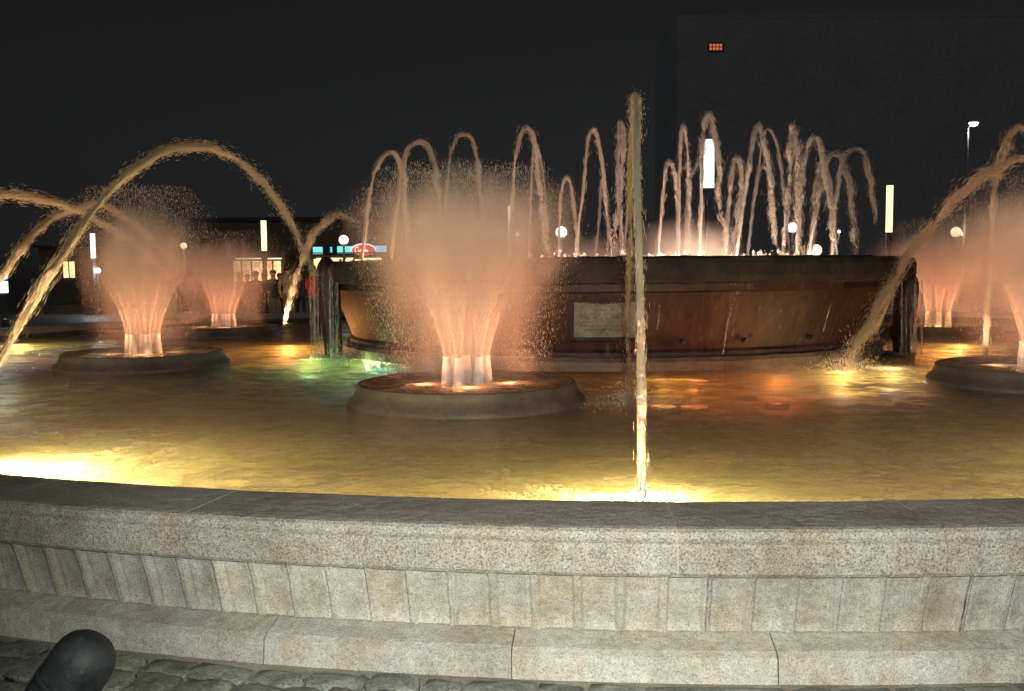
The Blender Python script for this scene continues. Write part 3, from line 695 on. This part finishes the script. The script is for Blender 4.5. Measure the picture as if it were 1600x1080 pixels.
# lamps inside the basin (orange) that light its jets from below
for k, (ang, rad, e, col) in enumerate(((-55,3.6,170,(1,.42,.2)), (-20,3.5,150,(1,.45,.24)), (8,3.4,150,(1,.48,.28)), (30,3.5,150,(1,.55,.3)), (55,3.6,210,(1,.6,.32)), (150,2.6,160,(1,.5,.27)), (-130,2.6,160,(1,.46,.22)))):
    a = R(ang); p = BC+Vector((rad*math.sin(a), -rad*math.cos(a), 1.62)); lamp('basin_lamp', p, e*2.2, tuple(x*y for x, y in zip(col, (1,1.22,1.6))), .08)
    m = MB(); m.add(lathe([(.001,0),(.1,0),(.11,-.03),(.11,-.16),(.001,-.16)], 14)); o = m.build('lamp_fixture', M['lamp_body'], basin); o.location = p-BC-Vector((0,0,.09))

# ------------------------------------------------------------------ underwater lamps of the pool
lens_cache = {}
def pool_lamp(px, py, col, energy, lab, depth=.14, lens=3.0, rad=.13):
    p = onz(px, py, ZW); c = Vector((p.x, p.y, ZW-depth))
    root = tag(empty('underwater_lamp', c), lab, 'pool lamp', 'lamps under the pool water')
    fz = .06-c.z
    m = MB(); m.add(lathe([(.001,fz-.004),(rad,fz-.004),(rad+.02,fz-.012),(rad+.03,fz-.08),(.001,fz-.08)], 18)); m.build('housing', M['lamp_body'], root)
    m = MB(); m.add(lathe([(.001,fz+.012),(rad*.5,fz+.009),(rad*.97,fz-.002)], 18)); m.build('lens', emit('lens', col, lens*.35), root)
    lamp('underwater_light', c, energy*1.6, col, .07)
    return root
GOLD = (1,.76,.33); ORG = (1,.34,.07)
pool_lamp(1003,783,GOLD,340,'gold lamp under the foot of the tall jet', .15, 14, .2)
pool_lamp(-30,732,GOLD,270,'gold lamp at the pool edge on the far left of the picture', .15, 14, .2)
pool_lamp(70,729,GOLD,220,'gold lamp glowing at the pool edge left of the coping joint', .15, 14, .2)
for px_, py_, lab in ((1985,742,'gold edge lamp just outside the right of the picture'), (-290,622,'gold edge lamp just outside the left of the picture')): pool_lamp(px_, py_, GOLD, 230, lab, .15, 14, .2)
pool_lamp(1085,594,(1,.27,.06),5,'orange lamp at the basin foot right of the tall jet', .12, 6, .16)
pool_lamp(1035,594,(1,.45,.1),6,'yellow-orange lamp at the basin foot touching the tall jet', .12, 8, .16)
pool_lamp(1318,582,(1,.6,.22),26,'bright lamp where the right arching jet lands', .12, 14, .18)
pool_lamp(1395,576,(1,.7,.38),20,'pale lamp just right of where the right jet lands', .12, 10, .16)
pool_lamp(452,541,(1,.42,.12),60,'orange lamp left of the basin, behind the green lamp', .12, 9, .16)
pool_lamp(482,562,(.5,1,.42),11,'green lamp left of the basin', .12, 8, .18)
pool_lamp(592,577,(.25,.85,1),5,'small blue lamp between the basin and the nearest bowl', .12, 5, .1)
pool_lamp(1452,527,(.2,1,.5),12,'small green lamp beyond the right buttress', .12, 4, .14)
pool_lamp(1500,539,(1,.5,.2),34,'orange lamp beside the bowl at the right edge', .12, 9, .18)
pool_lamp(1478,548,(1,.3,.06),20,'red-orange lamp touching the rim of the right edge bowl', .12, 4, .16)
pool_lamp(30,539,(1,.72,.34),40,'pale gold lamp at the left edge behind the left bowl', .12, 7, .2)
pool_lamp(182,515,(1,.6,.25),30,'gold lamp behind the left spray', .12, 7, .18)
pool_lamp(452,499,(1,.66,.32),75,'far gold lamp at the foot of the slim far jet', .12, 12, .25)
pool_lamp(560,562,(.6,.85,.3),10,'green lamp hidden beside the left of the basin wall', .12, 3, .1)
pool_lamp(800,592,(1,.36,.1),12,'orange lamp behind the nearest spray bowl', .12, 3, .14)
pool_lamp(1215,588,(1,.22,.06),9,'dim red lamp at the foot of the red basin wall', .12, 2.0, .12)

# splashes where the jets come down
def splash(loc, lab, count=700, w_=.22, h_=.22, seed=1):
    g = np.random.default_rng(seed); a = g.random(count)*2*math.pi; rr = np.abs(g.normal(0, w_, count)); z = np.abs(g.normal(0, h_, count))*np.exp(-rr/(w_*1.5)); R_ = g.uniform(.0015,.006,(count,1)); L_ = R_*g.uniform(1,5,(count,1))
    c = np.stack([rr*np.cos(a), rr*np.sin(a), z+.004], -1); d = np.stack([np.cos(a)*.5, np.sin(a)*.5, np.ones(count)], -1); X = np.array([1.,0,0]); Y_ = np.array([0,1.,0])
    VV = np.stack([c+X*R_, c+Y_*R_, c-X*R_, c-Y_*R_, c+d*L_, c-d*L_*.5], 1).reshape(-1,3); fc = np.array([[0,1,4],[1,2,4],[2,3,4],[3,0,4],[1,0,5],[2,1,5],[3,2,5],[0,3,5]])
    o = mesh('splash', VV.tolist(), [tuple(x) for x in ((np.arange(count)*6)[:,None,None]+fc[None]).reshape(-1,3).tolist()], M['foam'], None, True, loc); tag(o, lab, 'splash', kind='stuff')
splash((4.13,11.72,ZW), 'splash where the right arching jet meets the water', 1500, .26, .2, 1)
splash((1.06,8.7,ZW), 'splash beyond the tall gold jet', 900, .22, .16, 2)
splash((C_b.x,C_b.y,ZW), 'churned water at the foot of the tall gold jet', 700, .1, .05, 3)
splash((-2.3,13.2,ZW), 'splash where the largest arch comes down', 900, .25, .18, 4)
# spotlights at the jets' feet, shining up under each arch
for (b_, l_, H_), e_ in zip([a_[:3] for a_ in ARCS]+[(at(1541,565,12.9), at(1646,565,13.2), 2.4)], (1300, 1200, 1000, 900, 900, 900, 500)):
    b_ = Vector(b_); l_ = Vector(l_); q = b_+Vector((-b_.x,-b_.y,0)).normalized()*.17+Vector((0,0,-.05)); lamp('jet_light', q, e_, (1,.63,.34), .02, 'SPOT', b_.lerp(l_, .22)+Vector((0,0,H_)), 84, .7)
# ------------------------------------------------------------------ bollard
p = at(142, 1014, 3.15)
bo = tag(empty('bollard', p), 'black round-topped metal bollard leaning at the lower left corner', 'bollard')
m = MB(); m.add(lathe([(.001,.05),(.03,.047),(.06,.036),(.085,.015),(.1,-.015),(.106,-.05),(.106,-.70),(.001,-.70)], 40)); m.build('post', M['black_metal'], bo, True)
m = MB(); m.add(lathe([(.1065,-.13),(.110,-.135),(.110,-.15),(.1065,-.155)], 40, True)); m.build('collar', M['black_metal'], bo, True)
bo.rotation_euler = (R(-6), R(34), 0)

# ------------------------------------------------------------------ lamps and lights behind the fountain
def globe_lamp(px, py, rpx, Y, col, st, lab, energy=80):
    p = at(px, py, Y); rr = rpx/FPX*Y; root = tag(empty('globe_lamp', (p.x,p.y,0)), lab, 'street lamp', 'globe lamps around the square')
    bm = bmesh.new(); bmesh.ops.create_icosphere(bm, subdivisions=3, radius=rr); me = bpy.data.meshes.new('globe'); bm.to_mesh(me); bm.free()
    me.polygons.foreach_set('use_smooth', [True]*len(me.polygons)); me.materials.append(emit('globe_glass', col, st)); o = bpy.data.objects.new('globe', me); COL.objects.link(o); o.parent = root; o.location = (0,0,p.z)
    m = MB(); m.tube([(0,0,0),(0,0,.25),(0,0,.3),(0,0,p.z-rr*1.1)], [.12,.12,.055,.045], 10); m.build('post', M['dark_metal'], root)
    m = MB(); m.add(lathe([(.001,p.z-rr*1.35),(rr*.45,p.z-rr*1.3),(rr*.6,p.z-rr*.86),(.001,p.z-rr*.84)], 14)); m.build('collar', M['dark_metal'], root)
    lamp('globe_light', (p.x, p.y-rr*1.6, p.z), energy, col, rr*.5)
    return root
globe_lamp(537,375,7.5,38,(1,.93,.7),2,'round cream lamp beside the blue neon sign')
globe_lamp(877,363,9,33,(1,.97,.82),2,'round white lamp between the nearest spray and the gold jet')
globe_lamp(1238,356,8,40,(.97,.97,1),2,'round white lamp seen through the thick upright jet')
globe_lamp(1275,391,9,36,(1,.62,.5),2.2,'dim pinkish lamp globe just above the basin rim')
globe_lamp(287,384,5,42,(1,.85,.5),1.4,'small yellow lamp seen through the far left mist')
globe_lamp(1494,363,8,45,(1,.85,.5),1.6,'yellowish lamp seen through the far right mist')
globe_lamp(1506,366,4,45.6,(1,.86,.6),2.5,'smaller yellowish lamp beside the one in the right mist')
globe_lamp(1311,362,2.4,60,(.75,.8,1),3,'tiny bluish far lamp right of the sheaf of strands')
globe_lamp(6,432,5,30,(.8,1,.9),3,'small pale lamp at the left edge under the arches')
globe_lamp(153,423,4.5,40,(.85,.95,1),3,'tiny white lamp below the left light bar')
globe_lamp(808,366,3.5,42,(.7,.75,1),2,'tiny bluish lamp beside the light bar in the nearest mist')
def bar_lamp(px, y0, y1, wpx, Y, col, st, lab):
    t = at(px, y0, Y); bt = at(px, y1, Y); wd = wpx/FPX*Y; root = tag(empty('light_bar', (bt.x, bt.y, 0)), lab, 'street lamp', 'tall light bars around the square')
    h = t.z-bt.z; dx = (t.x-bt.x)*.0
    m = MB(); m.tube([(0,0,bt.z),(dx,0,bt.z+h)], wd/2, 14); m.build('lit_tube', emit('bar_glass', col, st), root, True)
    m = MB(); m.tube([(0,0,0),(0,0,bt.z-.003)], wd*.42, 10); m.build('post', M['dark_metal'], root)
    m = MB(); m.add(lathe([(.001,bt.z+h+.06),(wd*.55,bt.z+h+.05),(wd*.58,bt.z+h+.003),(.001,bt.z+h+.003)], 14)); m.build('cap', M['dark_metal'], root)
bar_lamp(413,345,392,8.5,36,(1,.78,.44),2.0,'cream light bar above the crowd and shop windows')
bar_lamp(146,365,404,7.5,40,(.96,.86,1),1.9,'white light bar seen through the left mist')
bar_lamp(797,322,377,6,38,(1,.82,.5),2.0,'cream light bar seen through the nearest spray')
bar_lamp(1389,290,363,10,33,(1,.68,.32),2.2,'bright orange-rimmed light bar right of the basin')
# big white lit panel
t = at(1106,218,42); bt = at(1105,294,42); root = tag(empty('glowing_signboard', (bt.x,bt.y,0)), 'tall white glowing light panel on a post behind the basin', 'lit signboard')
h = t.z-bt.z; m = MB(); m.box(0,0,bt.z+h/2,.56,.22,h); m.build('lit_panel', emit('panel_glass', (.78,1,.93), 1.5), root)
MB().box(0,0,bt.z+h+.05,.6,.26,.09).build('top_cap', M['dark_metal'], root); MB().box(0,0,bt.z-.05,.6,.26,.09).build('bottom_cap', M['dark_metal'], root)
m = MB(); m.tube([(0,0,0),(0,0,bt.z-.1)], .07, 10); m.build('post', M['dark_metal'], root)
lamp('panel_light', (bt.x, bt.y-1.2, bt.z+h/2), 60, (.75,1,.93), .3)
# pale glowing box at the left edge
t = at(2,442,30); root = tag(empty('lit_sign_box', (t.x,t.y,0)), 'greenish white lit sign box cut by the left edge', 'sign box')
m = MB(); m.box(0,0,t.z-.14,.3,.2,.34); m.build('lit_face', emit('box_glass', (.8,1,.93), 4), root); m = MB(); m.tube([(0,0,0),(0,0,t.z-.31)], .05, 8); m.build('post', M['dark_metal'], root)
# street lamp with arm, upper right
hd = at(1521,193,45); bs = at(1512,198,45); root = tag(empty('street_lamp', (bs.x,bs.y,0)), 'tall street lamp with curved arm and white head, upper right', 'street lamp')
m = MB(); m.tube([(0,0,0),(0,0,bs.z-.6),(.0,0,bs.z-.1),(.08,0,bs.z+.08),(hd.x-bs.x-.1,0,hd.z+.06)], [.09,.06,.05,.045,.04], 10); m.build('post', flat('grey_post', (.05,.055,.055), .6), root)
m = MB(); m.box(hd.x-bs.x,0,hd.z+.09,.5,.28,.1); m.build('lamp_head', M['dark_metal'], root)
bm = bmesh.new(); bmesh.ops.create_icosphere(bm, subdivisions=2, radius=.2); bmesh.ops.scale(bm, vec=(1.1,.7,.75), verts=bm.verts)
me = bpy.data.meshes.new('bulb'); bm.to_mesh(me); bm.free(); me.materials.append(emit('bulb_glass', (.9,.93,1), 7)); o = bpy.data.objects.new('bulb', me); COL.objects.link(o); o.parent = root; o.location = (hd.x-bs.x,0,hd.z)
lamp('street_light', hd+Vector((0,-.1,-.4)), 220, (.9,.95,1), .2)
# little green framed sign
p = at(1130,393,46); root = tag(empty('green_sign', (p.x,p.y,0)), 'tiny green lit sign with yellow frame just above the basin rim', 'sign')
m = MB(); m.box(0,0,p.z,.22,.06,.24); m.build('lit_face', emit('green_face', (.1,.5,.12), .6), root)
m = MB(); m.box(0,.0,p.z+.15,.42,.08,.04).box(0,0,p.z-.15,.42,.08,.04).box(-.2,0,p.z,.03,.08,.26).box(.2,0,p.z,.03,.08,.26); m.build('frame', emit('yellow_edge', (.6,.5,.15), .5), root)
m = MB(); m.tube([(0,0,0),(0,0,p.z-.17)], .04, 8); m.build('post', M['dark_metal'], root)

# ------------------------------------------------------------------ buildings behind
def rect(px0, py0, px1, py1, Y):
    a = at(px0, py0, Y); c = at(px1, py1, Y); return a.x, c.x, c.z, a.z
# tall dark block at the right with a single lit window
Y = 95.0; x0, x1, z0, z1 = rect(1058, 30, 1900, 430, Y)
root = tag(empty('dark_office_block', ((x0+x1)/2, Y, 0)), 'tall unlit building with one orange lit window near its top', 'building')
m = MB(); m.box(0, 7, z1/2, x1-x0, 13.9, z1); m.build('wall', M['facade'], root)
m = MB(); m.box(0, 7, z1+.2, x1-x0+.04, 13.96, .4); m.build('parapet', M['facade'], root)
wx0, wx1, wz0, wz1 = rect(1108, 68, 1129, 79, Y-.1); cx = (wx0+wx1)/2-root.location.x; cz = (wz0+wz1)/2
wr = MB().box(cx,-.03,cz,wx1-wx0+.2,.06,wz1-wz0+.2).build('lit_window', M['dark_metal'], root); wr['label'] = 'orange lit window of eight panes'
lit = emit('lit_pane', (1,.26,.1), .55)
for i in range(4):
    for k in range(2):
        pw = (wx1-wx0)/4; ph = (wz1-wz0)/2; MB().box(cx-(wx1-wx0)/2+pw*(i+.5),-.08,cz-(wz1-wz0)/2+ph*(k+.5),pw*.74,.04,ph*.72).build('pane', lit, wr)
# low shop row at the left with lit windows and a neon sign
Y = 58.0; x0, x1, z0, z1 = rect(300, 352, 640, 470, Y)
root = tag(empty('cafe_row', ((x0+x1)/2, Y, 0)), 'low shop row with warm lit windows under a blue neon fascia', 'building'); ox = root.location.x
m = MB(); m.box(0, 5, 2.4, x1-x0, 9.6, 4.8); m.build('wall', M['shop_wall'], root)
MB().box(0,5,4.9,x1-x0+.4,10,.2).build('roof', M['dark_metal'], root)
warm_pane = NB('shop_glow'); g = warm_pane.coord(); f = warm_pane.noise(g, 2.6, 5, .7)
e_ = warm_pane.n('Emission'); warm_pane.put(e_.inputs['Color'], warm_pane.ramp(f, [(.34,(.5,.16,.03)),(.5,(1,.6,.25)),(.66,(1,.85,.55))])); warm_pane.put(e_.inputs['Strength'], 1.7); warm_pane = warm_pane.surf(e_.outputs[0])
for (a_, b_) in ((364,376),(378,392),(394,410),(415,425),(427,439),(490,508),(512,530),(533,551),(554,574),(577,598)):
    xa, xb, za, zb = rect(a_, 408 if a_ < 480 else 405, b_, 446, Y-.1)
    o = MB().box((xa+xb)/2-ox,-.03,(za+zb)/2,xb-xa,.06,zb-za).build('shop_window', warm_pane, root)
    MB().box((xa+xb)/2-ox,-.08,zb+.03,xb-xa+.1,.12,.05).box(xa-ox-.02,-.08,(za+zb)/2,.03,.12,zb-za).build('window_frame', M['dark_metal'], o)
tube_e = emit('strip_light', (1,.8,.48), 1.5)
for (a_, b_) in ((368,408),(418,440),(494,536),(541,552),(565,596)):
    xa, xb, za, zb = rect(a_, 402, b_, 404, Y-.5); MB().tube([(xa-ox,-.5,za),(xb-ox,-.5,za)], .045, 8).build('strip_light', tube_e, root)
MB().box(0,-.5,rect(300,399,400,401,Y)[3]+.05,x1-x0,1.0,.06).build('canopy', M['awning'], root)
# neon fascia: pale blue panels with an oval script sign
fas = tag(empty('neon_sign', at(548,392,57.2)), 'blue neon fascia with a pink rimmed red oval script sign', 'neon sign'); fl = fas.location
blue = emit('neon_blue', (.12,.62,.85), 1.2); teal = emit('neon_teal', (.25,.85,.75), 1.1)
def fbox(a_, y0, b_, y1, mat, nm, dy=0, th=.1):
    xa, xb, za, zb = rect(a_, y0, b_, y1, 57.2); return MB().box((xa+xb)/2-fl.x, dy, (za+zb)/2-fl.z, xb-xa, th, zb-za).build(nm, mat, fas)
fbox(489,386,504,397,teal,'lit_panel'); fbox(516,386,519,396,blue,'lit_panel'); fbox(527,385,552,396,teal,'lit_panel'); fbox(586,384,604,395,blue,'lit_panel'); fbox(488,384.5,606,398,M['dark_metal'],'backing_board',.1,.08)
oc = at(568,391,57.1)-fl
V = []; k = 40
def oval(rx, rz, y): return [(oc.x+rx*math.cos(2*math.pi*i/k), y, oc.z+rz*math.sin(2*math.pi*i/k)) for i in range(k)]
A = oval(.68,.33,-.12); B_ = oval(.68,.33,.02); mesh('oval_board', A+B_, [tuple(range(k))]+[(i,(i+1)%k,k+(i+1)%k,k+i) for i in range(k)], emit('neon_red', (.85,.13,.06), .75), fas)
MB().tube([Vector(q) for q in oval(.72,.36,-.14)[0:21]], .045, 8).build('pink_tube', emit('neon_pink', (1,.62,.8), 1.5), fas)
cream = emit('neon_cream', (1,.85,.6), 1.5); sx_ = oc.x
# illegible looping script: a large opening curl followed by a run of small loops
pts = [Vector((sx_-.36+.13*math.cos(a), -.17, oc.z+.02+.17*math.sin(a))) for a in np.linspace(R(50), R(310), 18)]
pts += [Vector((sx_-.24+.52*t+.035*math.sin(t*30), -.17, oc.z-.05+.085*math.cos(t*30+.5)-.01)) for t in np.linspace(0,1,60)]
MB().tube(pts, .026, 6).build('script_tube', cream, fas)
# shop with a single lit doorway at the far left
Y = 55.0; x0, x1, z0, z1 = rect(60, 385, 180, 470, Y); root = tag(empty('kiosk', ((x0+x1)/2, Y, 0)), 'small dark kiosk with a lit doorway at the far left', 'kiosk'); ox = root.location.x
MB().box(0,2,1.6,x1-x0,4,3.2).build('wall', M['shop_wall'], root); MB().box(0,2,3.28,x1-x0+.5,4.6,.14).build('roof', M['dark_metal'], root)
for a_, b_ in ((98,106),(107.5,116)):
    xa, xb, za, zb = rect(a_, 409, b_, 434, Y-.1); MB().box((xa+xb)/2-ox,-.03,(za+zb)/2,xb-xa,.06,zb-za).build('lit_doorway', warm_pane, root)

# ------------------------------------------------------------------ people beyond the far edge
skin_m = flat('skin', (.42,.26,.18), .6); hair_m = flat('hair', (.03,.022,.018), .6)
def person(px, Y, h, top, legs, lab, face=0, pose=0):
    g = at(px, 480, Y); root = tag(empty('person', (g.x, g.y, -.028), face), lab, 'person', 'people standing beyond the pool')
    s = h/1.75; J = {}; r = random.Random(px)
    arm = .0 if pose == 0 else .22
    pts = [('pel',(0,0,.95),.135),('wa',(0,0,1.1),.125),('ch',(0,0,1.3),.15),('ne',(0,.01,1.47),.062),('hb',(0,-.01,1.56),.075),('hd',(0,-.015,1.65),.098),('ht',(0,-.01,1.72),.07)]
    for sg, nm in ((-1,'l'),(1,'r')):
        pts += [(nm+'sh',(sg*.19,.01,1.40),.068),(nm+'el',(sg*.25,.03-arm*.2,1.13),.05),(nm+'wr',(sg*(.23-arm*.3),-.06-arm*.9,.90+arm*.9),.036),(nm+'ha',(sg*(.22-arm*.4),-.09-arm,.82+arm*1.0),.034),
                (nm+'hi',(sg*.095,0,.88),.098),(nm+'kn',(sg*.11,-.015+r.uniform(-.05,.02),.48),.065),(nm+'an',(sg*.115,.02,.09),.045),(nm+'to',(sg*.13,-.14,.04),.035)]
    ix = {p_[0]: i for i, p_ in enumerate(pts)}
    E = [('pel','wa'),('wa','ch'),('ch','ne'),('ne','hb'),('hb','hd'),('hd','ht')]
    for nm in 'lr': E += [('ch',nm+'sh'),(nm+'sh',nm+'el'),(nm+'el',nm+'wr'),(nm+'wr',nm+'ha'),('pel',nm+'hi'),(nm+'hi',nm+'kn'),(nm+'kn',nm+'an'),(nm+'an',nm+'to')]
    me = bpy.data.meshes.new('tmp'); me.from_pydata([tuple(c*s for c in p_[1]) for p_ in pts], [(ix[a],ix[b_]) for a, b_ in E], [])
    o = bpy.data.objects.new('tmp', me); COL.objects.link(o)
    md = o.modifiers.new('s', 'SKIN'); 
    for i, p_ in enumerate(pts): me.skin_vertices[0].data[i].radius = (p_[2]*s*(1.15 if p_[0] in ('pel','wa','ch') else 1), p_[2]*s*(.85 if p_[0] in ('pel','wa','ch') else 1))
    me.skin_vertices[0].data[0].use_root = True
    o.modifiers.new('u', 'SUBSURF').levels = 1
    dg = bpy.context.evaluated_depsgraph_get(); bm_ = bpy.data.meshes.new_from_object(o.evaluated_get(dg)); bpy.data.objects.remove(o)
    bm_.name = 'body'; bm_.materials.clear()
    for mt in (top, legs, skin_m): bm_.materials.append(mt)
    for pol in bm_.polygons:
        z = pol.center.z/s; x = abs(pol.center.x)/s; pol.use_smooth = True
        pol.material_index = 2 if z > 1.46 or (x > .13 and z < .88+arm and z > .75 and pol.center.y < -.03) else (0 if z > .92 or x > .2 else 1)
    b_o = bpy.data.objects.new('body', bm_); COL.objects.link(b_o); b_o.parent = root
    bm = bmesh.new(); bmesh.ops.create_icosphere(bm, subdivisions=2, radius=.112*s)
    for v in bm.verts:
        if v.co.z < -.02*s and v.co.y < .02*s: v.co *= .8
        v.co.y *= 1.1
    me = bpy.data.meshes.new('hair'); bm.to_mesh(me); bm.free(); me.materials.append(hair_m); o = bpy.data.objects.new('hair', me); COL.objects.link(o); o.parent = root; o.location = (0,.025*s,1.675*s)
cl = {k: flat('cloth_'+k, v, .85, 0, .2, 8, .3) for k, v in dict(red=(.30,.03,.045), dark=(.04,.035,.035), tan=(.28,.2,.13), grey=(.14,.12,.11), maroon=(.14,.03,.03), navy=(.03,.035,.06), brown=(.12,.07,.045), olive=(.09,.09,.05), white=(.4,.36,.3)).items()}
PEO = [(490,28.0,1.86,'red','navy','person in a red top standing left of the basin',2.6,1), (451,29.0,1.9,'tan','brown','person in a tan coat behind the slim far jet',3.0,0), (516,27.6,1.9,'brown','dark','person in brown close against the basin',.4,0),
       (428,30.0,1.74,'dark','grey','dark-clad person just right of the cream light bar',.3,1), (414,31.0,1.66,'maroon','dark','person in maroon below the cream light bar',-.4,0), (401,29.5,1.7,'navy','dark','person in navy left of the light bar post',3.3,0),
       (388,32.0,1.62,'brown','navy','shorter person in brown left in the crowd',.1,1), (376,30.5,1.68,'maroon','grey','leftmost person of the crowd, in maroon',-.2,0), (470,33.0,1.72,'grey','dark','person in grey between the tan coat and the red top',.2,0),
       (438,34.0,1.64,'olive','dark','person in olive at the back of the crowd',.0,0)]
for q in PEO: person(q[0], q[1], q[2], cl[q[3]], cl[q[4]], q[5], q[6], q[7])
